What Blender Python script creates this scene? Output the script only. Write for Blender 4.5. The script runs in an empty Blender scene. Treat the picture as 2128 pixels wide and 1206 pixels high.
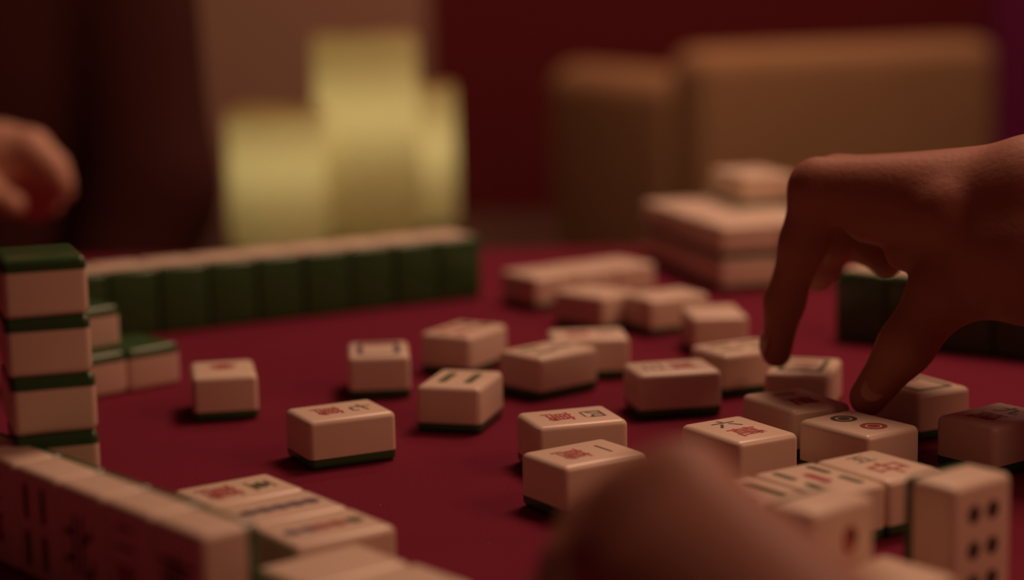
import bpy, bmesh, math, random
import numpy as np
from mathutils import Matrix, Vector

random.seed(7)
SC = bpy.context.scene
COL = SC.collection
MM = 0.001
PI = math.pi
R = math.radians

# ------------------------------------------------------------------ camera, world, lights, exposure
cam = bpy.data.cameras.new('camera')
cam.sensor_fit = 'HORIZONTAL'
cam.sensor_width = 36.0
cam.lens = 4000.0 / 2128.0 * 36.0
cam.clip_start = 0.02
cam.clip_end = 30.0
cam.dof.use_dof = True
cam.dof.focus_distance = 0.760
cam.dof.aperture_fstop = 3.5
cam_o = bpy.data.objects.new('camera', cam)
COL.objects.link(cam_o)
cam_o.matrix_world = (Matrix.Translation((0, 0, 0.201)) @ Matrix.Rotation(R(90 - 9.44), 4, 'X')
                      @ Matrix.Rotation(R(-1.18), 4, 'Z'))
SC.camera = cam_o

world = bpy.data.worlds.new('room_ambience')
SC.world = world
world.use_nodes = True
bg = world.node_tree.nodes['Background']
bg.inputs['Color'].default_value = (1.0, 0.20, 0.18, 1)
bg.inputs['Strength'].default_value = 0.045


def area_light(name, loc, target, size, power, col):
    l = bpy.data.lights.new(name, 'AREA')
    l.shape = 'DISK'
    l.size = size
    l.energy = power
    l.color = col
    o = bpy.data.objects.new(name, l)
    COL.objects.link(o)
    o.location = loc
    d = Vector(target) - Vector(loc)
    o.rotation_euler = d.to_track_quat('-Z', 'Y').to_euler()
    return o


area_light('pendant_light', (0.34, 1.22, 1.07), (0.0, 0.83, 0.0), 0.40, 6.0, (1.0, 0.58, 0.38))
area_light('side_fill_light', (0.95, 0.47, 0.70), (0.0, 0.80, 0.0), 0.45, 2.6, (1.0, 0.48, 0.28))  # added fill for the right-front tile sides, no actual lamp
area_light('back_wall_fill', (0.35, 2.35, 1.55), (0.2, 3.2, 0.0), 0.5, 13.0, (1.0, 0.54, 0.36))  # added light to brighten the back wall and armchair, source unseen

vs = SC.view_settings
vs.view_transform = 'Standard'
vs.look = 'None'
vs.exposure = 0.0
vs.gamma = 1.0
vs.use_curve_mapping = False


# ------------------------------------------------------------------ materials
def mat(name, col, rough=0.5, spec=0.5, noise=0.0, nscale=200.0, bump=0.0, bscale=800.0, sheen=0.0, coat=0.0,
        sss=0.0, col2=None):
    m = bpy.data.materials.new(name)
    m.use_nodes = True
    nt = m.node_tree
    b = nt.nodes['Principled BSDF']
    b.inputs['Base Color'].default_value = (*col, 1)
    b.inputs['Roughness'].default_value = rough
    b.inputs['Specular IOR Level'].default_value = spec
    if sheen:
        b.inputs['Sheen Weight'].default_value = sheen
    if coat:
        b.inputs['Coat Weight'].default_value = coat
        b.inputs['Coat Roughness'].default_value = 0.15
    if sss:
        b.inputs['Subsurface Weight'].default_value = sss
        b.inputs['Subsurface Radius'].default_value = (1.0, 0.35, 0.2)
        b.inputs['Subsurface Scale'].default_value = 0.004
    tc = nt.nodes.new('ShaderNodeTexCoord')
    if noise or col2:
        n = nt.nodes.new('ShaderNodeTexNoise')
        n.inputs['Scale'].default_value = nscale
        n.inputs['Detail'].default_value = 4
        nt.links.new(tc.outputs['Object'], n.inputs['Vector'])
        mx = nt.nodes.new('ShaderNodeMix')
        mx.data_type = 'RGBA'
        c2 = col2 if col2 else tuple(c * (1 - noise) for c in col)
        mx.inputs[6].default_value = (*col, 1)
        mx.inputs[7].default_value = (*c2, 1)
        nt.links.new(n.outputs['Fac'], mx.inputs[0])
        nt.links.new(mx.outputs[2], b.inputs['Base Color'])
    if bump:
        n2 = nt.nodes.new('ShaderNodeTexNoise')
        n2.inputs['Scale'].default_value = bscale
        n2.inputs['Detail'].default_value = 3
        nt.links.new(tc.outputs['Object'], n2.inputs['Vector'])
        bp = nt.nodes.new('ShaderNodeBump')
        bp.inputs['Strength'].default_value = bump
        bp.inputs['Distance'].default_value = 0.001
        nt.links.new(n2.outputs['Fac'], bp.inputs['Height'])
        nt.links.new(bp.outputs['Normal'], b.inputs['Normal'])
    return m


M = {}
M['ivory'] = mat('ivory_plastic', (0.86, 0.70, 0.56), 0.34, 0.5, noise=0.05, nscale=60, sss=0.0)
M['green'] = mat('green_plastic', (0.048, 0.125, 0.042), 0.22, 0.4, noise=0.15, nscale=40)
M['ink_red'] = mat('red_ink', (0.38, 0.045, 0.04), 0.6)
M['ink_black'] = mat('black_ink', (0.07, 0.045, 0.03), 0.6)
M['ink_green'] = mat('green_ink', (0.09, 0.10, 0.02), 0.6)
M['ink_blue'] = mat('blue_ink', (0.11, 0.075, 0.13), 0.6)
M['felt'] = mat('red_felt_cloth', (0.200, 0.018, 0.044), 0.95, 0.1, noise=0.14, nscale=14, bump=0.5, bscale=900)
M['wood'] = mat('dark_wood', (0.05, 0.018, 0.010), 0.45, 0.4, noise=0.4, nscale=12)
M['wall_red'] = mat('red_wall_paint', (0.16, 0.018, 0.022), 0.9, 0.2, noise=0.12, nscale=3, bump=0.2, bscale=120)
M['wall_tan'] = mat('beige_wall_paint', (0.49, 0.31, 0.215), 0.9, 0.2, noise=0.08, nscale=3, bump=0.2, bscale=120)
M['floor'] = mat('dark_floor', (0.05, 0.016, 0.012), 0.6, 0.3, noise=0.3, nscale=6)
M['chair_fabric'] = mat('tan_upholstery', (0.52, 0.32, 0.165), 0.9, 0.2, noise=0.18, nscale=20, bump=0.4, bscale=300)
M['skin'] = mat('skin', (0.39, 0.165, 0.112), 0.55, 0.22, noise=0.10, nscale=45, bump=0.25, bscale=350)
M['skin_lit'] = mat('lit_skin', (0.66, 0.37, 0.26), 0.5, 0.35, noise=0.10, nscale=45, bump=0.25, bscale=350)  # paler than the other skin: light from above put into the colour
M['nail'] = mat('fingernail', (0.50, 0.25, 0.19), 0.35, 0.5)
M['jacket'] = mat('dark_maroon_jacket', (0.068, 0.016, 0.013), 0.9, 0.2, noise=0.3, nscale=12, bump=0.4, bscale=200)
M['shirt'] = mat('black_shirt', (0.010, 0.006, 0.009), 0.9, 0.2)
M['hair'] = mat('black_hair', (0.012, 0.009, 0.008), 0.6, 0.3)
M['glow_sheet'] = mat('plum_glow_paint', (0.20, 0.02, 0.10), 0.9, 0.2, noise=0.1, nscale=10)  # pink light on the wall, put into the sheet's colour
M['wick'] = mat('burnt_wick', (0.02, 0.015, 0.01), 0.9)
M['lint'] = mat('pale_lint', (0.7, 0.55, 0.5), 0.9)


def candle_mat():
    m = bpy.data.materials.new('candle_wax')
    m.use_nodes = True
    nt = m.node_tree
    for n in list(nt.nodes):
        nt.nodes.remove(n)
    out = nt.nodes.new('ShaderNodeOutputMaterial')
    d = nt.nodes.new('ShaderNodeBsdfDiffuse')
    d.inputs['Color'].default_value = (0.55, 0.43, 0.24, 1)
    t = nt.nodes.new('ShaderNodeBsdfTranslucent')
    tc = nt.nodes.new('ShaderNodeTexCoord')
    n = nt.nodes.new('ShaderNodeTexNoise')
    n.inputs['Scale'].default_value = 18
    nt.links.new(tc.outputs['Object'], n.inputs['Vector'])
    mx = nt.nodes.new('ShaderNodeMix')
    mx.data_type = 'RGBA'
    mx.inputs[6].default_value = (0.84, 0.74, 0.37, 1)
    mx.inputs[7].default_value = (0.76, 0.66, 0.31, 1)
    nt.links.new(n.outputs['Fac'], mx.inputs[0])
    nt.links.new(mx.outputs[2], t.inputs['Color'])
    ms = nt.nodes.new('ShaderNodeMixShader')
    ms.inputs[0].default_value = 0.55
    nt.links.new(d.outputs[0], ms.inputs[1])
    nt.links.new(t.outputs[0], ms.inputs[2])
    nt.links.new(ms.outputs[0], out.inputs['Surface'])
    return m


M['wax'] = candle_mat()


# ------------------------------------------------------------------ helpers
def empty(name, loc=(0, 0, 0), rot=None):
    o = bpy.data.objects.new(name, None)
    COL.objects.link(o)
    o.empty_display_size = 0.02
    if rot is not None:
        o.matrix_world = Matrix.Translation(loc) @ rot.to_4x4()
    else:
        o.location = loc
    return o


def tag(o, label, cat, group=None, kind=None):
    if label:
        o['label'] = label
    if cat:
        o['category'] = cat
    if group:
        o['group'] = group
    if kind:
        o['kind'] = kind
    return o


def link(name, me, m=None, parent=None):
    o = bpy.data.objects.new(name, me)
    COL.objects.link(o)
    if m is not None and not me.materials:
        me.materials.append(m)
    if parent is not None:
        o.parent = parent
    return o


def from_bm(name, bm, smooth=True):
    me = bpy.data.meshes.new(name)
    bm.to_mesh(me)
    bm.free()
    if smooth:
        for p in me.polygons:
            p.use_smooth = True
    return me


def box_bm(x0, x1, y0, y1, z0, z1, bev=0.0, seg=3, bm=None):
    own = bm is None
    b = bmesh.new()
    vs_ = [b.verts.new((x, y, z)) for x in (x0, x1) for y in (y0, y1) for z in (z0, z1)]
    for f in ((0, 1, 3, 2), (4, 6, 7, 5), (0, 4, 5, 1), (2, 3, 7, 6), (0, 2, 6, 4), (1, 5, 7, 3)):
        b.faces.new([vs_[i] for i in f])
    bmesh.ops.recalc_face_normals(b, faces=b.faces)
    if bev:
        bmesh.ops.bevel(b, geom=list(b.edges), offset=bev, segments=seg, profile=0.5, affect='EDGES')
    if own:
        return b
    me = bpy.data.meshes.new('tmp')
    b.to_mesh(me)
    b.free()
    bm.from_mesh(me)
    bpy.data.meshes.remove(me)
    return bm


def auto_normals(me, ang=40):
    try:
        me.set_sharp_from_angle(angle=R(ang))
    except Exception:
        pass


# ---- smooth blended body surfaces (distance field of tapered limbs, meshed on a grid)
def field_mesh(name, prims, res, k):
    lo = np.array([1e9] * 3)
    hi = -lo
    for p in prims:
        if p[0] == 'c':
            for q, r in ((p[1], p[3]), (p[2], p[4])):
                lo = np.minimum(lo, np.array(q) - r)
                hi = np.maximum(hi, np.array(q) + r)
        else:
            lo = np.minimum(lo, np.array(p[1]) - np.array(p[2]).max())
            hi = np.maximum(hi, np.array(p[1]) + np.array(p[2]).max())
    lo -= 3 * res + k
    hi += 3 * res + k
    n = np.ceil((hi - lo) / res).astype(int) + 1
    gx = [lo[i] + res * np.arange(n[i]) for i in range(3)]
    X, Y, Z = np.meshgrid(*gx, indexing='ij')
    acc = np.zeros(X.shape)
    for p in prims:
        if p[0] == 'c':
            a = np.array(p[1], float)
            b = np.array(p[2], float)
            ab = b - a
            L2 = max(float(ab @ ab), 1e-9)
            t = np.clip(((X - a[0]) * ab[0] + (Y - a[1]) * ab[1] + (Z - a[2]) * ab[2]) / L2, 0, 1)
            d = np.sqrt((X - a[0] - t * ab[0]) ** 2 + (Y - a[1] - t * ab[1]) ** 2 + (Z - a[2] - t * ab[2]) ** 2)
            d = d - (p[3] + t * (p[4] - p[3]))
        else:
            c = p[1]
            r = p[2]
            q = np.sqrt(((X - c[0]) / r[0]) ** 2 + ((Y - c[1]) / r[1]) ** 2 + ((Z - c[2]) / r[2]) ** 2)
            d = (q - 1) * min(r)
        acc += np.exp(np.clip(-d / k, -60, 60))
    D = -k * np.log(np.maximum(acc, 1e-26))
    # surface nets
    ins = D < 0
    c = np.zeros(tuple(n - 1), int)
    for i in (0, 1):
        for j in (0, 1):
            for l in (0, 1):
                c += ins[i:n[0] - 1 + i, j:n[1] - 1 + j, l:n[2] - 1 + l]
    act = (c > 0) & (c < 8)
    idx = -np.ones(act.shape, int)
    cells = np.argwhere(act)
    idx[act] = np.arange(len(cells))
    pos = np.zeros((len(cells), 3))
    cnt = np.zeros(len(cells))
    offs = [(i, j, l) for i in (0, 1) for j in (0, 1) for l in (0, 1)]
    for a in offs:
        for ax in range(3):
            if a[ax] == 0:
                b = list(a)
                b[ax] = 1
                da = D[cells[:, 0] + a[0], cells[:, 1] + a[1], cells[:, 2] + a[2]]
                db = D[cells[:, 0] + b[0], cells[:, 1] + b[1], cells[:, 2] + b[2]]
                m = (da < 0) != (db < 0)
                t = np.where(m, da / np.where(m, da - db, 1), 0)
                q = np.array(a, float)[None, :].repeat(len(cells), 0)
                q[:, ax] += t
                pos[m] += q[m]
                cnt[m] += 1
    V = lo + res * (cells + pos / cnt[:, None])
    F = []
    for ax in range(3):
        sl0 = [slice(None)] * 3
        sl1 = [slice(None)] * 3
        sl0[ax] = slice(0, -1)
        sl1[ax] = slice(1, None)
        A = ins[tuple(sl0)]
        B = ins[tuple(sl1)]
        E = np.argwhere(A != B)
        u, v = [(1, 2), (2, 0), (0, 1)][ax]
        ok = (E[:, u] > 0) & (E[:, v] > 0)
        E = E[ok]
        s = A[E[:, 0], E[:, 1], E[:, 2]]
        q = []
        for du, dv in ((-1, -1), (0, -1), (0, 0), (-1, 0)):
            G = E.copy()
            G[:, u] += du
            G[:, v] += dv
            q.append(idx[G[:, 0], G[:, 1], G[:, 2]])
        q = np.stack(q, 1)
        q[~s] = q[~s][:, ::-1]
        F.append(q)
    F = np.concatenate(F)
    me = bpy.data.meshes.new(name)
    me.from_pydata((V * MM).tolist(), [], F.tolist())
    me.update()
    for p in me.polygons:
        p.use_smooth = True
    return me


# ------------------------------------------------------------------ the room
def struct(name, me, m, parent=None):
    o = link(name, me, m, parent)
    if parent is None:
        o['kind'] = 'structure'
    return o


FLOOR = -0.75
struct('floor', from_bm('floor', box_bm(-2.6, 2.6, -0.6, 3.75, FLOOR - 0.05, FLOOR), False), M['floor'])
struct('wall_back', from_bm('wall_back', box_bm(-2.6, 2.6, 3.60, 3.75, FLOOR, 1.9), False), M['wall_red'])
struct('wall_left', from_bm('wall_left', box_bm(-2.75, -2.6, -0.6, 3.75, FLOOR, 1.9), False), M['wall_red'])
struct('wall_right', from_bm('wall_right', box_bm(2.6, 2.75, -0.6, 3.75, FLOOR, 1.9), False), M['wall_red'])
# beige chimney-breast like wall section standing proud of the red wall
struct('wall_center', from_bm('wall_center', box_bm(-1.15, -0.142, 3.46, 3.60, FLOOR, 1.9, 0.01), False), M['wall_tan'])
struct('baseboard_back', from_bm('baseboard_back', box_bm(-0.128, 2.6, 3.58, 3.60, FLOOR, FLOOR + 0.10), False), M['wood'])

# added folded sheet at right edge; its plum colour stands for pink light
bm = bmesh.new()
cols = []
for i in range(97):
    t = i / 96
    x = 0.87 + 0.75 * t
    y = 3.48 + 0.028 * math.sin(t * 2 * PI * 8) + 0.01 * math.sin(t * 31)
    cols.append([bm.verts.new((x, y + 0.01 * math.sin(j * 0.7 + i), FLOOR + 0.02 + 2.4 * j / 8)) for j in range(9)])
for i in range(96):
    for j in range(8):
        bm.faces.new((cols[i][j], cols[i + 1][j], cols[i + 1][j + 1], cols[i][j + 1]))
bm.normal_update()
bmesh.ops.solidify(bm, geom=bm.faces, thickness=0.004)
bmesh.ops.recalc_face_normals(bm, faces=bm.faces)
cu = link('glow_sheet', from_bm('glow_sheet', bm), M['glow_sheet'])
tag(cu, 'folded plum sheet standing in for pink light on the red wall', 'glow_sheet')

# ------------------------------------------------------------------ table with red cloth
TX0, TX1, TY0, TY1 = -0.62, 0.62, 0.30, 1.405
tb = empty('game_table', (0, 0.85, FLOOR))
tag(tb, 'square dark wooden game table under the red cloth', 'table')
def rel(me, parent):
    me.transform(Matrix.Translation(-Vector(parent.location)))
    return me
link('table_top', rel(from_bm('table_top', box_bm(TX0, TX1, TY0, TY1, -0.032, -0.003, 0.004), False), tb), M['wood'], tb)
for lx in (TX0 + 0.07, TX1 - 0.07):
    for ly in (TY0 + 0.07, TY1 - 0.07):
        b = bmesh.new()
        bmesh.ops.create_cone(b, cap_ends=True, segments=20, radius1=0.018, radius2=0.028, depth=0.718,
                              matrix=Matrix.Translation((lx, ly, FLOOR + 0.359)))
        link('leg', rel(from_bm('leg', b), tb), M['wood'], tb)

# cloth: thin sheet over the table with a short rippled overhang
bm = bmesh.new()
NX, NY = 44, 40
def cloth_pt(u, v):
    ov = 0.12
    x = TX0 - ov + (TX1 - TX0 + 2 * ov) * u
    y = TY0 - ov + (TY1 - TY0 + 2 * ov) * v
    dx = max(TX0 - x, 0, x - TX1)
    dy = max(TY0 - y, 0, y - TY1)
    z = 0.0
    cx = min(max(x, TX0 - 0.004), TX1 + 0.004)
    cy = min(max(y, TY0 - 0.004), TY1 + 0.004)
    drop = max(dx, dy)
    if drop > 0:
        z = -max(0.0, drop - 0.002)
        w = 0.010 * math.sin((x + y) * 38) * min(1, drop / 0.08)
        if dx > 0:
            cx += w * (1 if x > 0 else -1) + (0.006 if x > 0 else -0.006)
        if dy > 0:
            cy += w * (1 if y > 0.8 else -1) + (0.006 if y > 0.8 else -0.006)
    return (cx, cy, z)
TH = 0.0024
def under(p):
    x, y, z = p
    if x < TX0: x += TH
    elif x > TX1: x -= TH
    if y < TY0: y += TH
    elif y > TY1: y -= TH
    return (x, y, z - TH)
gt = [[cloth_pt(i / NX, j / NY) for j in range(NY + 1)] for i in range(NX + 1)]
vt = [[bm.verts.new(p) for p in row] for row in gt]
vb = [[bm.verts.new(under(p)) for p in row] for row in gt]
for i in range(NX):
    for j in range(NY):
        bm.faces.new((vt[i][j], vt[i + 1][j], vt[i + 1][j + 1], vt[i][j + 1]))
        bm.faces.new((vb[i][j + 1], vb[i + 1][j + 1], vb[i + 1][j], vb[i][j]))
rim = [(i, 0) for i in range(NX)] + [(NX, j) for j in range(NY)] + [(NX - i, NY) for i in range(NX)] + [(0, NY - j) for j in range(NY)]
for k in range(len(rim)):
    (a, b_), (c, d) = rim[k], rim[(k + 1) % len(rim)]
    bm.faces.new((vt[a][b_], vb[a][b_], vb[c][d], vt[c][d]))
me = from_bm('tablecloth', bm, True)
zmax = max(v.co.z for v in me.vertices)
me.transform(Matrix.Translation((0, 0, -zmax)))
auto_normals(me, 30)
cl = link('tablecloth', me, M['felt'])
tag(cl, 'crimson felt cloth covering the whole game table', 'tablecloth')

# a few specks of lint on the cloth
b = bmesh.new()
for (x, y) in ((-118, 700), (-113, 699), (-128, 722), (-104, 733), (-60, 705), (-52, 712), (-10, 660), (-140, 715), (-88, 812)):
    bmesh.ops.create_icosphere(b, subdivisions=1, radius=0.00025, matrix=Matrix.Translation((x * MM, y * MM, 0.0002)))
lint = link('lint_specks', from_bm('lint_specks', b), M['lint'])
tag(lint, 'tiny pale lint specks scattered on the crimson cloth', 'lint', None, 'stuff')

# ------------------------------------------------------------------ mahjong tiles
TL, TW, TT, GB = 38.7 * MM, 29.7 * MM, 21.0 * MM, 4.8 * MM


def tile_meshes():
    out = []
    for part in ('body', 'back'):
        b = box_bm(-TL / 2, TL / 2, -TW / 2, TW / 2, 0, TT, 2.7 * MM, 5)
        geom = list(b.verts) + list(b.edges) + list(b.faces)
        cut = bmesh.ops.bisect_plane(b, geom=geom, plane_co=(0, 0, GB), plane_no=(0, 0, 1),
                                     clear_inner=(part == 'body'), clear_outer=(part == 'back'))
        ed = [e for e in cut['geom_cut'] if isinstance(e, bmesh.types.BMEdge)]
        bmesh.ops.edgeloop_fill(b, edges=ed)
        bmesh.ops.recalc_face_normals(b, faces=b.faces)
        me = from_bm('tile_' + part, b, True)
        auto_normals(me, 50)
        me.materials.append(M['ivory'] if part == 'body' else M['green'])
        out.append(me)
    return out


ME_BODY, ME_BACK = tile_meshes()
INKS = ['ink_red', 'ink_black', 'ink_green', 'ink_blue']
PZ = TT + 0.00006
_glyphs = {}


def glyph(ch):
    if ch not in _glyphs:
        c = bpy.data.curves.new('glyph', 'FONT')
        c.body = ch
        c.size = 1.0
        c.resolution_u = 3
        c.offset = 0.012
        o = bpy.data.objects.new('glyph', c)
        COL.objects.link(o)
        bpy.context.view_layer.update()
        me = bpy.data.meshes.new_from_object(o.evaluated_get(bpy.context.evaluated_depsgraph_get()))
        vs_ = [tuple(v.co) for v in me.vertices]
        fs = [tuple(p.vertices) for p in me.polygons]
        xs = [v[0] for v in vs_]
        ys = [v[1] for v in vs_]
        cx, cy = (min(xs) + max(xs)) / 2, (min(ys) + max(ys)) / 2
        vs_ = [(v[0] - cx, v[1] - cy) for v in vs_]
        _glyphs[ch] = (vs_, fs)
        bpy.data.objects.remove(o)
        bpy.data.curves.remove(c)
        bpy.data.meshes.remove(me)
    return _glyphs[ch]


class Face:
    """flat print on a tile: u to the right, v up the long axis (mm)"""
    def __init__(self):
        self.v, self.f, self.m = [], [], []

    def poly(self, pts, ink, z=0):
        i = len(self.v)
        self.v += [(p[1] * MM, -p[0] * MM, PZ + z) for p in pts]
        self.f.append(tuple(range(i, i + len(pts))))
        self.m.append(INKS.index(ink))

    def text(self, ch, u, v, size, ink, sx=1.0):
        vs_, fs = glyph(ch)
        i = len(self.v)
        self.v += [((v + q[1] * size) * MM, -(u + q[0] * size * sx) * MM, PZ) for q in vs_]
        for f in fs:
            self.f.append(tuple(k + i for k in f))
            self.m.append(INKS.index(ink))

    def disc(self, u, v, r, ink, z=0, n=24, ry=None):
        ry = ry or r
        self.poly([(u + r * math.cos(2 * PI * k / n), v + ry * math.sin(2 * PI * k / n)) for k in range(n)], ink, z)

    def ring(self, u, v, r0, r1, ink, n=24):
        for k in range(n):
            a, c = 2 * PI * k / n, 2 * PI * (k + 1) / n
            self.poly([(u + r0 * math.cos(a), v + r0 * math.sin(a)), (u + r1 * math.cos(a), v + r1 * math.sin(a)),
                       (u + r1 * math.cos(c), v + r1 * math.sin(c)), (u + r0 * math.cos(c), v + r0 * math.sin(c))], ink)

    def bar(self, u0, v0, u1, v1, w, ink):
        d = math.hypot(u1 - u0, v1 - v0)
        nx, ny = -(v1 - v0) / d * w / 2, (u1 - u0) / d * w / 2
        tx, ty = (u1 - u0) / d * w * 0.3, (v1 - v0) / d * w * 0.3
        self.poly([(u0 + nx * 0.6 - tx * 0.5, v0 + ny * 0.6 - ty * 0.5), (u0 + nx + tx, v0 + ny + ty),
                   (u1 + nx - tx, v1 + ny - ty), (u1 + nx * 0.6 + tx * 0.5, v1 + ny * 0.6 + ty * 0.5),
                   (u1 - nx * 0.6 + tx * 0.5, v1 - ny * 0.6 + ty * 0.5), (u1 - nx - tx, v1 - ny - ty),
                   (u0 - nx + tx, v0 - ny + ty), (u0 - nx * 0.6 - tx * 0.5, v0 - ny * 0.6 - ty * 0.5)], ink)

    def mesh(self):
        me = bpy.data.meshes.new('face_print')
        me.from_pydata(self.v, [], self.f)
        for k in INKS:
            me.materials.append(M[k])
        me.polygons.foreach_set('material_index', self.m)
        me.update()
        # make all face +z
        bm_ = bmesh.new()
        bm_.from_mesh(me)
        for f in bm_.faces:
            if f.normal.z < 0:
                f.normal_flip()
        bm_.to_mesh(me)
        bm_.free()
        return me


_faces = {}


def face(kind):
    if kind in _faces:
        return _faces[kind]
    F = Face()
    if kind.startswith('wan'):
        F.text(kind[3:], 0, 9.0, 11.0, 'ink_black', 1.1)
        F.text('萬', 0, -5.6, 13.0, 'ink_red', 1.15)
    elif kind.startswith('olive'):
        F.text(kind[5:], 0, 8.6, 11.0, 'ink_green', 1.2)
        F.disc(0, 8.6, 3.2, 'ink_green', 0.00003)
        F.text('萬', 0, -7.6, 15.5, 'ink_red', 1.15)
    elif kind == 'sou2':
        F.bar(-6, -9, -6, 10, 4.2, 'ink_green')
        F.bar(6, -9, 6, 10, 4.2, 'ink_green')
    elif kind == 'sou3':
        F.bar(0, 2.5, 0, 14, 3.6, 'ink_green')
        F.bar(-6, -13, -6, -1.5, 3.6, 'ink_green')
        F.bar(6, -13, 6, -1.5, 3.6, 'ink_green')
    elif kind == 'sou4':
        for u in (-6, 6):
            F.bar(u, 2.5, u, 14, 3.6, 'ink_green')
            F.bar(u, -14, u, -2.5, 3.6, 'ink_green')
    elif kind == 'sou5':
        for u in (-8, 8):
            F.bar(u, 3, u, 14, 3.4, 'ink_green')
            F.bar(u, -14, u, -3, 3.4, 'ink_green')
        F.bar(0, -6, 0, 6, 4.4, 'ink_red')
    elif kind == 'pin1':
        F.ring(0, 0, 6.2, 8.2, 'ink_green')
        F.ring(0, 0, 3.4, 5.0, 'ink_red')
        F.disc(0, 0, 2.2, 'ink_red')
    elif kind == 'dot1':
        F.disc(0, 4.0, 4.2, 'ink_red')
        F.ring(0, 4.0, 4.8, 6.2, 'ink_red')
    elif kind == 'pin2':
        for v, c in ((8.2, 'ink_black'), (-8.2, 'ink_red')):
            F.ring(0, v, 3.4, 5.4, c)
            F.disc(0, v, 2.6, c)
    elif kind == 'pin4':
        for u in (-6, 6):
            for v in (9, -9):
                F.ring(u, v, 2.3, 4.6, 'ink_black')
                F.disc(u, v, 1.5, 'ink_red')
    elif kind == 'pin6':
        for u in (-5.4, 5.4):
            F.disc(u, 11, 3.6, 'ink_green')
            F.disc(u, 0, 3.6, 'ink_red')
            F.disc(u, -11, 3.6, 'ink_red')
    elif kind == 'dots6':
        for u in (-4.6, 4.6):
            for v in (9.2, -2.6, -13.6):
                F.disc(u, v, 3.1, 'ink_black')
    elif kind == 'mark':
        F.disc(2.5, 8, 3.4, 'ink_red', 0, 20, 4.6)
        F.disc(3.5, 9, 1.8, 'ink_black', 0.00004)
    elif kind == 'pin8':
        for v, c in ((-12, 'ink_blue'), (-5.5, 'ink_blue'), (-1, 'ink_red'), (5, 'ink_red'), (11.5, 'ink_green')):
            F.disc(0, v, 3.2, c, 0.00002 * (v + 12) / 6)
    elif kind == 'row_blue':
        for v in (-12, -6, 0, 6, 12):
            F.disc(0, v, 3.3, 'ink_blue')
            F.disc(1.2, v, 1.2, 'ink_black', 0.00003)
    elif kind == 'frame_blue':
        for a, b_, c, d in ((-9, -13, 9, -13), (9, -13, 9, 13), (9, 13, -9, 13), (-9, 13, -9, -13)):
            F.bar(a, b_, c, d, 3.0, 'ink_blue')
        F.bar(-6, 9, 6, 9, 2.5, 'ink_red')
    elif kind == 'frame_green':
        for a, b_, c, d in ((-9, -13, 9, -13), (9, -13, 9, 13), (9, 13, -9, 13), (-9, 13, -9, -13)):
            F.bar(a, b_, c, d, 2.6, 'ink_green')
        F.bar(-6, 5, 6, 5, 3, 'ink_red')
    elif kind == 'zhong':
        F.text('中', 0, -5, 17, 'ink_red', 1.0)
        F.text('五', 0, 10, 10, 'ink_green', 1.0)
    elif kind == 'fa':
        F.text('發', 0, 0, 22, 'ink_green', 0.95)
    elif kind == 'dong':
        F.text('東', 0, 0, 22, 'ink_black', 0.95)
    elif kind == 'bei':
        F.text('北', 0, 0, 22, 'ink_black', 0.95)
    _faces[kind] = F.mesh()
    return _faces[kind]


def tile(rot, loc, print_kind, label, group):
    o = empty('mahjong_tile', loc, rot)
    tag(o, label, 'mahjong tile', group, 'thing')
    link('ivory_body', ME_BODY, None, o)
    link('green_back', ME_BACK, None, o)
    if print_kind:
        link('face_print', face(print_kind), None, o)
    return o


def flat(x, y, yaw, pk, label, group, z=0.0, tilt=None):
    r = Matrix.Rotation(R(yaw), 3, 'Z')
    return tile(r, (x * MM, y * MM, z * MM), pk, label, group)


def facedown(x, y, yaw, label, group, z=0.0):
    r = Matrix.Rotation(R(yaw), 3, 'Z') @ Matrix.Rotation(PI, 3, 'X')
    return tile(r, (x * MM, y * MM, z * MM + TT), None, label, group)


def upright(x, y, az, pk, label, group, z=0.0):
    """az: direction the face looks at"""
    n = Vector((math.cos(R(az)), math.sin(R(az)), 0))
    X = Vector((0, 0, 1))
    Yv = n.cross(X)
    r = Matrix((X, Yv, n)).transposed()
    c = Vector((x * MM, y * MM, z * MM + TL / 2)) - n * (TT / 2)
    return tile(r, c, pk, label, group)


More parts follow.
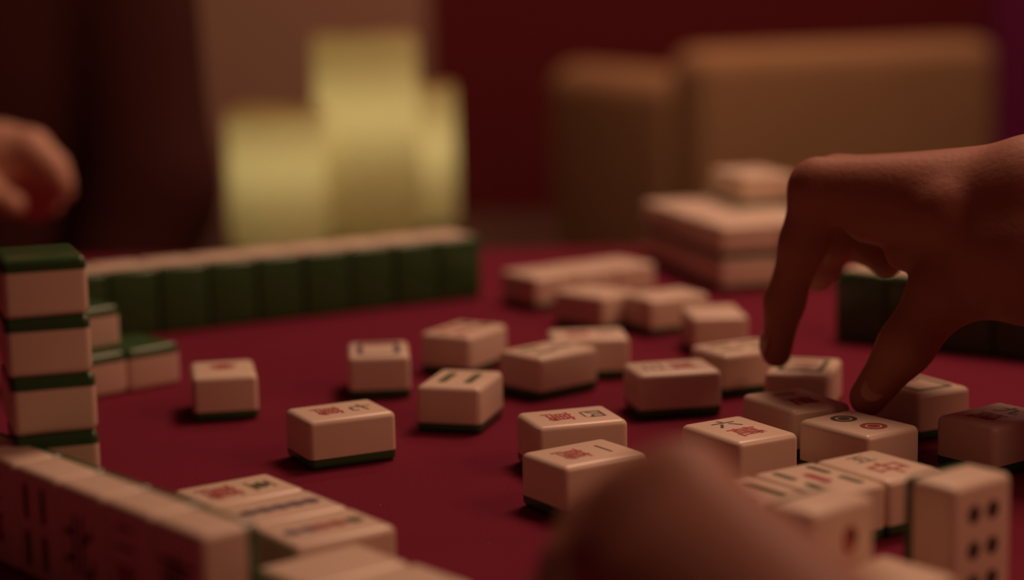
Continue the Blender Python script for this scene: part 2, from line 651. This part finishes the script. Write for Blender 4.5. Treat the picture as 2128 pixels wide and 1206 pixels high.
G1 = 'loose tiles lying face up in the middle of the table'
for a in (
    (-73.0, 786.2, 26.4, 'wan七', 'sharp ivory tile alone on the cloth, red character and short black stroke on top'),
    (-24.1, 844.4, 74.5, 'sou2', 'ivory tile showing two parallel olive bars on its top'),
    (16.9, 909.0, 41.8, 'sou3', 'ivory tile with a broad lit side, just behind the two-bar tile'),
    (23.2, 766.4, 17.5, 'wan四', 'ivory tile with red character and boxed black numeral, tucked behind another tile'),
    (25.9, 706.2, 33.2, 'wan一', 'ivory tile with red character and single black stroke, touched by the blurred hand'),
    (88.2, 738.7, 120.2, 'wan六', 'ivory tile with red character and black strokes between blurred hand and shaded tile'),
    (72.2, 861.1, 191.7, 'wan三', 'ivory tile with faint red and dark marks, centre of the discard pile'),
    (-135.2, 877.7, 100.7, 'dot1', 'small looking ivory tile with one red dot, nearest the left stack of tiles'),
    (-65.5, 917.0, 94.7, 'frame_blue', 'ivory tile with a blue framed mark on top, end side facing the viewer'),
    (-25.0, 966.2, 60.1, 'pin6', 'blurred ivory tile with pale pink marks behind the blue framed one'),
    (136.5, 744.8, 125.2, 'pin2', 'half shaded ivory tile with a dark round dot, below the thumb'),
    (118.2, 789.8, 115.2, 'wan一', 'shaded ivory tile with dark red character and a black line, beside the thumb tip'),
    (132.0, 857.6, 72.0, 'frame_green', 'ivory tile with a dull olive frame on top, in front of the index fingertip'),
    (108.9, 905.2, 27.3, 'sou4', 'ivory tile that the index fingertip presses on'),
    (106.7, 1003.9, 94.3, None, 'blurred ivory tile standing clear behind the tile under the index finger'),
    (37.4, 946.0, 4.0, 'wan八', 'ivory tile with reddish print, long side to the viewer, behind the broad lit tile'),
    (173.5, 815.6, 118.5, 'frame_green', 'ivory tile with bright right side and olive mark, right of the thumb'),
    (193.5, 753.9, 36.1, 'wan九', 'darkest ivory tile, in full shadow at the right edge'),
):
    flat(*a[:4], a[4], G1)

# row of face-up tiles next to the near hand
G2 = 'face-up tiles lined up beside the blurred near hand'
yw = 33.0
for i, (pk, lb) in enumerate((
        ('zhong', 'face-up ivory tile with a red ringed mark and olive stroke beside upright dotted tile'),
        ('sou5', 'face-up ivory tile with olive and slanting red marks, middle of its row of three'),
        ('sou2', 'face-up ivory tile with two olive strokes, partly hidden by the blurred hand'))):
    s = 30.0 * i
    flat(132.2 - s * math.cos(R(yw)), 678.5 - s * math.sin(R(yw)), yw + 90, pk, lb, G2)

G3 = 'upright tiles of the near player'
upright(141.5, 598.0, 38 - 90, 'dots6', 'upright ivory tile with dark round dots at the lower right', G3)
upright(93.0, 573.5, 40 - 90, 'mark', 'upright ivory tile with one dull red mark behind the blurred fingers', G3)

# three face-up tiles, lower left
G4 = 'face-up tiles lined up beside the near left row'
yw = 35.5
for i, (pk, lb) in enumerate((
        ('olive五', 'face-up ivory tile with red character and olive numeral, far end of lower left row'),
        ('row_blue', 'face-up ivory tile with dark purple dots, middle of the lower left row'),
        ('pin8', 'face-up ivory tile with reddish purple print, near end of the lower left row'))):
    s = 29.9 * (i - 1)
    flat(-81.0 + s * math.sin(R(yw)), 639.0 - s * math.cos(R(yw)), yw, pk, lb, G4)

G5 = 'very near out-of-focus tiles along the bottom edge'
flat(-57.0, 573.0, 40.0, None, 'large blurred ivory tile cut off by the bottom edge, left of centre', G5)
flat(-36.5, 550.5, 40.0, None, 'blurred ivory tile at the bottom edge, outer neighbour of the large blurred one', G5)
flat(107.0, 549.0, 38.0, None, 'blurred pale ivory tile low between the near hand and the dotted upright tile', G5)

# near left standing row, faces to the player at the left
G6 = 'upright tiles of the near left row'
rd = 131.0
ordn = ('end tile', 'second tile', 'third tile', 'fourth tile', 'fifth tile', 'sixth tile')
nf = ('dong', 'wan二', 'bei', 'sou4', 'wan三', 'pin8')
for i in range(6):
    s = 14.9 + 29.9 * i
    cx = -93.0 + s * math.cos(R(rd)) + 10.5 * math.cos(R(rd - 90))
    cy = 546.4 + s * math.sin(R(rd)) + 10.5 * math.sin(R(rd - 90))
    upright(cx, cy, rd + 90, nf[i], 'upright ivory tile in the dark faced lower left row, %s from its lit end' % ordn[i], G6)

# tall stack, left edge
G7 = 'tall stack of face-down tiles at the left edge'
a = R(19)
lv = ('bottom', 'second from the bottom', 'middle', 'second from the top', 'top')
for i in range(5):
    dx = (0.0, 0.4, 0.0, -0.4, -1.0)[i]
    yaw = (19, 18, 19.5, 18, 20)[i]
    cx = -148.4 + dx - TW / MM / 2 * math.cos(a) - TL / MM / 2 * math.sin(a)
    cy = 669.4 - TW / MM / 2 * math.sin(a) + TL / MM / 2 * math.cos(a)
    facedown(cx, cy, yaw + 90, 'face-down green backed tile, %s in the tall left stack' % lv[i], G7, z=21.03 * i)

# low face-down group behind the stack
G8 = 'low face-down tiles behind the tall left stack'
a = R(41)
for i, lb in enumerate(('face-down tile with bright green back showing, right end of the low group behind the stack',
                        'face-down lower tile half hidden behind the tall left stack',)):
    s = 29.9 * i
    facedown(-190.5 - s * math.cos(a), 950 - s * math.sin(a), 41 + 90, lb, G8)
facedown(-217.8, 942.0, 41 + 90, 'face-down tile lying on top of the low group behind the stack', G8, z=21.03)

# far wall of upright tiles, green backs to the viewer, double row
G9 = 'long far row of upright tiles with green backs'
rd = 29.6
nth = ('first', 'second', 'third', 'fourth', 'fifth', 'sixth', 'seventh', 'eighth', 'ninth')
for i in range(9):
    s = -(14.9 + 29.9 * i)
    bx = -18.5 + s * math.cos(R(rd))
    by = 1183.0 + s * math.sin(R(rd))
    jit = random.uniform(-0.5, 0.5)
    nx, ny = math.cos(R(rd + 90)), math.sin(R(rd + 90))
    upright(bx + nx * (10.5 + jit), by + ny * (10.5 + jit), rd + 90, None,
            'upright tile with green back in the long far row, %s from its right end' % nth[i], G9)
    upright(bx + nx * (32.0 + jit), by + ny * (32.0 + jit), rd - 90, None,
            'upright tile in the rear file of the long far row, %s from its right end' % nth[i], G9)

# right wall of upright tiles seen behind the reaching hand
G10 = 'upright green backed tiles behind the reaching hand'
rd = -37.0
for i in range(5):
    s = 14.9 + 29.9 * i
    bx = 173.0 + s * math.cos(R(rd))
    by = 1019.0 + s * math.sin(R(rd))
    nx, ny = math.cos(R(rd + 90)), math.sin(R(rd + 90))
    upright(bx + nx * 10.5, by + ny * 10.5, rd + 90, None,
            'upright green backed tile under the reaching hand, %s from the row\'s left end' % nth[i], G10)
    if i < 3:
        upright(bx + nx * 32.0, by + ny * 32.0, rd - 90, None,
                'upright tile in the rear file under the reaching hand, %s from the left end' % nth[i], G10)

# far flat tiles
G11 = 'far blurred tiles lying face up'
yw = 33.0
for i, lb in enumerate(('far blurred ivory tile, left end of the flat row beyond the discards',
                        'far blurred ivory tile, middle of the flat row beyond the discards',
                        'far blurred ivory tile, right end of the flat row beside the piled tiles')):
    s = 29.9 * i
    flat(16 + s * math.cos(R(yw)), 1150 + s * math.sin(R(yw)), yw + 90, None, lb, G11)
flat(47.0, 1076.0, 135.0, None, 'far blurred ivory tile with dark left side in front of the flat row', G11)
flat(86.0, 1062.0, 27.0, None, 'far blurred ivory tile with lit end, next to the one standing clear', G11)

# pile of three layers at the far right
G12 = 'piled face-up tiles behind the reaching hand'
aa, bb = R(15), R(105)
rows = ('front', 'second', 'third', 'fourth', 'rearmost')
for lay in range(2):
    for c in range(2):
        for r_ in range(5):
            u, v = 19.4 + 38.9 * c, 14.9 + 29.8 * r_
            x = 130.0 + u * math.cos(aa) + v * math.cos(bb)
            y = 1180.0 + u * math.sin(aa) + v * math.sin(bb)
            flat(x + random.uniform(-.4, .4), y, 15, None, 'piled ivory tile behind the reaching hand, %s layer, %s column, %s row' % (
                ('bottom', 'middle')[lay], ('left', 'right')[c], rows[r_]), G12, z=21.03 * lay)
for r_ in range(2):
    u, v = 45.8 + 19.4, 80.3 + 14.9 + 29.8 * r_
    flat(130.0 + u * math.cos(aa) + v * math.cos(bb), 1180.0 + u * math.sin(aa) + v * math.sin(bb), 15, None,
         'topmost ivory tile on the far pile, the %s one of two' % ('nearer', 'farther')[r_], G12, z=42.06)


# ------------------------------------------------------------------ candles on a sideboard
sb = empty('sideboard', (-0.16, 1.97, FLOOR))
tag(sb, 'dark wooden sideboard carrying the candles behind the table', 'sideboard')
SBZ = -0.060
link('top', rel(from_bm('sideboard_top', box_bm(-0.46, 0.05, 1.79, 2.10, SBZ - 0.025, SBZ, 0.004), False), sb), M['wood'], sb)
link('body', rel(from_bm('sideboard_body', box_bm(-0.44, 0.03, 1.82, 2.09, FLOOR + 0.06, SBZ - 0.025, 0.004), False), sb), M['wood'], sb)
for i in range(2):
    x0 = -0.43 + 0.23 * i
    dr = link('door', rel(from_bm('sideboard_door', box_bm(x0, x0 + 0.22, 1.806, 1.82, FLOOR + 0.08, SBZ - 0.04, 0.003), False), sb), M['wood'], sb)
    b = bmesh.new()
    bmesh.ops.create_uvsphere(b, u_segments=12, v_segments=8, radius=0.01,
                              matrix=Matrix.Translation((x0 + (0.195 if i == 0 else 0.025), 1.797, FLOOR + 0.42)))
    link('knob', rel(from_bm('sideboard_knob', b), sb), M['wood'], dr)
for lx in (-0.42, 0.01):
    for ly in (1.84, 2.07):
        link('foot', rel(from_bm('sideboard_foot', box_bm(lx - 0.02, lx + 0.02, ly - 0.02, ly + 0.02, FLOOR, FLOOR + 0.06), False), sb), M['wood'], sb)


def candle(x, y, r, hgt, fz, power, label, lean=0.0):
    """pillar candle: wax skin with a sunken melt pool, wick and a flame light inside the wax"""
    o = empty('pillar_candle', (x, y, SBZ))
    tag(o, label, 'candle', 'lit pillar candles')
    prof = [(0.0, 0.0), (r * 0.96, 0.0), (r, 0.004), (r * 1.005, hgt * 0.35), (r * 0.995, hgt * 0.75), (r, hgt - 0.010),
            (r * 0.985, hgt - 0.003), (r * 0.94, hgt), (r * 0.89, hgt - 0.003), (r * 0.84, hgt - 0.012),
            (r * 0.55, hgt - 0.020), (0.0, hgt - 0.022)]
    b = bmesh.new()
    n = 48
    rings = []
    for (pr, pz) in prof:
        if pr == 0:
            rings.append([b.verts.new((0, 0, pz))])
        else:
            rings.append([b.verts.new((pr * math.cos(2 * PI * k / n), pr * math.sin(2 * PI * k / n),
                                       pz + (0.0015 * math.sin(3 * 2 * PI * k / n + x * 50) if pz > hgt - 0.011 else 0))) for k in range(n)])
    for i in range(len(rings) - 1):
        A, B = rings[i], rings[i + 1]
        for k in range(n):
            k2 = (k + 1) % n
            if len(A) == 1:
                b.faces.new((A[0], B[k2], B[k]))
            elif len(B) == 1:
                b.faces.new((A[k], A[k2], B[0]))
            else:
                b.faces.new((A[k], A[k2], B[k2], B[k]))
    bmesh.ops.recalc_face_normals(b, faces=b.faces)
    link('wax_body', from_bm('candle_wax_body', b), M['wax'], o)
    b = bmesh.new()
    bmesh.ops.create_cone(b, cap_ends=True, segments=8, radius1=0.0012, radius2=0.0009, depth=0.014,
                          matrix=Matrix.Translation((0, 0, hgt - 0.016)))
    link('wick', from_bm('candle_wick', b), M['wick'], o)
    l = bpy.data.lights.new('candle_glow', 'POINT')
    l.energy = power
    l.color = (1.0, 0.90, 0.68)
    l.shadow_soft_size = 0.012
    lo = bpy.data.objects.new('candle_glow', l)
    COL.objects.link(lo)
    lo.parent = o
    lo.location = (0, 0, fz - SBZ)
    return o


candle(-0.226, 1.870, 0.048, 0.133, 0.020, 0.067, 'short glowing pillar candle, front left of the three')
candle(-0.142, 1.935, 0.052, 0.200, 0.062, 0.088, 'tallest glowing pillar candle, middle of the three')
candle(-0.103, 2.035, 0.047, 0.143, 0.022, 0.074, 'glowing pillar candle half hidden behind the tallest one')

# ------------------------------------------------------------------ armchair in the far background
ac = empty('armchair', (0.425, 3.02, FLOOR))
ac.rotation_euler = (0, 0, R(24))
tag(ac, 'tan upholstered armchair turned away, blurred before the red wall', 'armchair')
def cpart(name, x0, x1, y0, y1, z0, z1, bev, m='chair_fabric'):
    me = from_bm('armchair_' + name, box_bm(x0, x1, y0, y1, z0, z1, bev, 5), True)
    auto_normals(me, 60)
    return link(name, me, M[m], ac)
cpart('backrest', -0.26, 0.26, -0.22, -0.10, 0.12, 0.835, 0.035)
cpart('arm', -0.27, -0.17, -0.14, 0.30, 0.12, 0.80, 0.045)
cpart('arm', 0.17, 0.27, -0.14, 0.30, 0.12, 0.60, 0.045)
cpart('seat_base', -0.26, 0.26, -0.15, 0.29, 0.12, 0.28, 0.02)
cpart('seat_cushion', -0.175, 0.175, -0.10, 0.30, 0.28, 0.42, 0.03)
for lx in (-0.23, 0.23):
    for ly in (-0.18, 0.26):
        b = bmesh.new()
        bmesh.ops.create_cone(b, cap_ends=True, segments=12, radius1=0.015, radius2=0.022, depth=0.12,
                              matrix=Matrix.Translation((lx, ly, 0.06)))
        link('leg', from_bm('armchair_leg', b), M['wood'], ac)


# ------------------------------------------------------------------ people
def C(a, b, ra, rb):
    return ('c', a, b, ra, rb)


# -- reaching hand (right): back of hand up, index and thumb pinching down among the tiles
p1 = empty('person', (0.30, 0.80, 0.0))
tag(p1, 'bare right hand and forearm reaching in over the tiles, fingers pointing down', 'person')
iM, iP, iD, iT = (131, 812, 107), (125.2, 817, 83), (118.8, 827, 56), (116.2, 834, 32)
mM, mP, mD, mT = (142, 832, 106), (142.6, 848, 81.6), (141, 860, 68), (140, 867, 60)
rM, rP, rD = (156, 845, 102), (159, 853, 78), (165, 838, 72)
qM, qP, qD = (170, 850, 99), (175, 855, 80), (176, 840, 76)
wr, wr2 = (213, 770, 104), (210, 762, 84)
tC, tM, tI, tT = (191, 775, 88), (177, 775, 69), (160.5, 772, 46), (146, 776, 24)
prims = [
    C(iM, iP, 11.2, 9.4), C(iP, iD, 9.2, 8.0), C(iD, iT, 7.8, 6.6),
    C(mM, mP, 11.2, 9.4), C(mP, mD, 9.2, 8.0), C(mD, mT, 7.9, 7.0),
    C(rM, rP, 11.0, 9.2), C(rP, rD, 9.0, 7.8),
    C(qM, qP, 10.0, 8.2), C(qP, qD, 8.0, 7.0),
    C(wr, iM, 22, 12.5), C(wr, mM, 23, 12.5), C(wr, rM, 23, 12.0), C(wr2, qM, 22, 11.0),
    C((178, 775, 100), (150, 822, 100), 15, 12), C((180, 785, 94), (164, 838, 92), 15, 12),
    C(wr2, tC, 25, 19), C(tC, tM, 18.5, 14.0), C(tM, tI, 13.2, 10.8), C(tI, tT, 10.4, 7.8), C((214, 765, 80), (184, 774, 70), 22, 14),
    C((186, 780, 96), (150, 800, 95), 14, 10), C((184, 778, 84), (162, 788, 82), 11, 7),
    C(wr, (280, 730, 104), 28, 31), C(wr2, (280, 724, 92), 28, 32),
    C((280, 727, 98), (500, 600, 105), 33, 42),
]
hand = link('hand_and_forearm', rel(field_mesh('reaching_hand', prims, 1.7, 2.2), p1), M['skin'], p1)


def nail(parent, c, up, along, w, l):
    up = Vector(up).normalized()
    al = (Vector(along) - up * Vector(along).dot(up)).normalized()
    sd = up.cross(al)
    b = bmesh.new()
    bmesh.ops.create_uvsphere(b, u_segments=14, v_segments=8, radius=1.0)
    me = from_bm('fingernail', b)
    mt = Matrix((sd * w, al * l, up * 1.1)).transposed()
    for v in me.vertices:
        v.co = (Vector(c) + mt @ v.co) * MM
    return link('fingernail', rel(me, parent), M['nail'], parent)


nail(p1, (110.3, 831.5, 37.0), (-1, -0.25, 0.1), (-0.2, 0.3, -1), 4.6, 6.0)
nail(p1, (147.2, 768.8, 29.5), (-0.15, -1, 0.25), (-0.5, 0.05, -0.8), 5.2, 6.5)

# -- near hand, far out of focus
p2 = empty('person', (0.07, 0.40, 0.0))
tag(p2, 'large blurred near hand, back turned up, low over the front tiles', 'person')
prims = [
    # knuckle row, back of the hand turned up, fingers dropping away behind it
    C((42, 466, 70), (37, 500, 58), 12.0, 9.6), C((37, 500, 58), (34, 516, 40), 9.2, 8.0), C((34, 516, 40), (33, 514, 24), 7.8, 6.8),
    C((31, 466, 64), (22, 498, 52), 12.0, 9.6), C((22, 498, 52), (16, 512, 36), 9.2, 8.0), C((16, 512, 36), (14, 508, 22), 7.8, 6.8),
    C((25, 458, 55), (16, 486, 44), 11.0, 9.0), C((16, 486, 44), (10, 498, 30), 8.6, 7.6), C((10, 498, 30), (9, 494, 19), 7.4, 6.6),
    C((26, 444, 43), (18, 468, 33), 10.2, 8.0), C((18, 468, 33), (13, 477, 22), 7.8, 7.0), C((13, 477, 22), (13, 473, 14), 6.8, 6.2),
    C((84, 358, 44), (42, 466, 70), 22, 12.5), C((80, 356, 42), (31, 466, 64), 22, 12.5),
    C((76, 354, 38), (25, 458, 55), 21, 11.5), C((74, 352, 34), (26, 444, 43), 19, 11),
    C((60, 410, 50), (38, 440, 52), 15, 13),
    C((84, 380, 38), (74, 424, 38), 15, 12), C((74, 424, 38), (64, 456, 36), 11.5, 10), C((64, 456, 36), (54, 480, 32), 9.6, 8.0),
    C((80, 355, 40), (105, 290, 40), 25, 28), C((105, 290, 40), (180, 110, 52), 28, 40),
]
link('hand_and_forearm', rel(field_mesh('near_hand', prims, 1.8, 3.2), p2), M['skin'], p2)

# -- person sitting at the left behind the table
p3 = empty('person', (-0.45, 1.62, FLOOR))
tag(p3, 'person in a dark maroon jacket seated at the left, one hand held over the table', 'person')
skin = [
    # head and neck (above the frame)
    ('e', (-450, 1590, 470), (74, 92, 112)), ('e', (-450, 1560, 425), (56, 66, 62)),
    C((-450, 1612, 300), (-450, 1598, 400), 56, 54),
    C((-450, 1500, 462), (-450, 1492, 442), 9, 13), C((-450, 1508, 410), (-450, 1506, 400), 16, 18),
    ('e', (-526, 1598, 465), (9, 18, 30)), ('e', (-374, 1598, 465), (9, 18, 30)),
    # right forearm and hand held over the table
    C((-560, 1440, 70), (-398, 1335, 82), 40, 28),
    C((-398, 1335, 82), (-345, 1305, 84), 27, 22),
    C((-392, 1332, 84), (-322, 1296, 89), 24, 12), C((-392, 1332, 78), (-328, 1306, 76), 24, 12),
    C((-392, 1335, 72), (-336, 1312, 64), 22, 11), C((-392, 1336, 70), (-344, 1316, 56), 20, 10),
    C((-322, 1296, 89), (-306, 1288, 77), 11.5, 9), C((-306, 1288, 77), (-298.5, 1284, 66), 8.8, 7.2),
    C((-328, 1308, 76), (-310, 1306, 66), 11, 9), C((-310, 1306, 66), (-304, 1304, 57), 8.8, 7.2),
    C((-336, 1316, 64), (-322, 1320, 55), 10.5, 8.5), C((-322, 1320, 55), (-316, 1320, 47), 8.2, 7),
    C((-344, 1320, 56), (-334, 1326, 48), 9.5, 8), C((-334, 1326, 48), (-330, 1328, 42), 7.4, 6.4),
    C((-392, 1318, 70), (-356, 1284, 62), 18, 12), C((-356, 1284, 62), (-330, 1272, 54), 11, 8.5),
]
link('body', rel(field_mesh('seated_person_skin', skin, 4.5, 3.2), p3), M['skin_lit'], p3)
jk = [
    ('e', (-460, 1640, 120), (166, 118, 330)), ('e', (-460, 1640, -80), (166, 125, 240)),
    C((-610, 1630, 262), (-322, 1630, 262), 68, 62), C((-560, 1640, 295), (-340, 1640, 295), 50, 50),
    C((-628, 1620, 255), (-668, 1540, 70), 66, 54), C((-668, 1540, 70), (-545, 1432, 72), 52, 48),
    C((-322, 1622, 255), (-296, 1570, 30), 62, 54), C((-296, 1570, 30), (-340, 1500, -120), 54, 42),
    C((-540, 1640, -260), (-560, 1470, -300), 110, 85), C((-360, 1640, -260), (-340, 1470, -300), 110, 85),
]
link('jacket', rel(field_mesh('seated_person_jacket', jk, 9.0, 9.0), p3), M['jacket'], p3)
sh = [C((-452, 1548, 250), (-446, 1520, -60), 30, 34), C((-450, 1580, 300), (-452, 1548, 250), 52, 36)]
link('shirt', rel(field_mesh('seated_person_shirt', sh, 6.0, 5.0), p3), M['shirt'], p3)
hr = [('e', (-450, 1606, 492), (84, 98, 108)), C((-520, 1620, 450), (-516, 1622, 360), 24, 20), C((-380, 1620, 450), (-384, 1622, 360), 24, 20)]
link('hair', rel(field_mesh('seated_person_hair', hr, 7.0, 6.0), p3), M['hair'], p3)
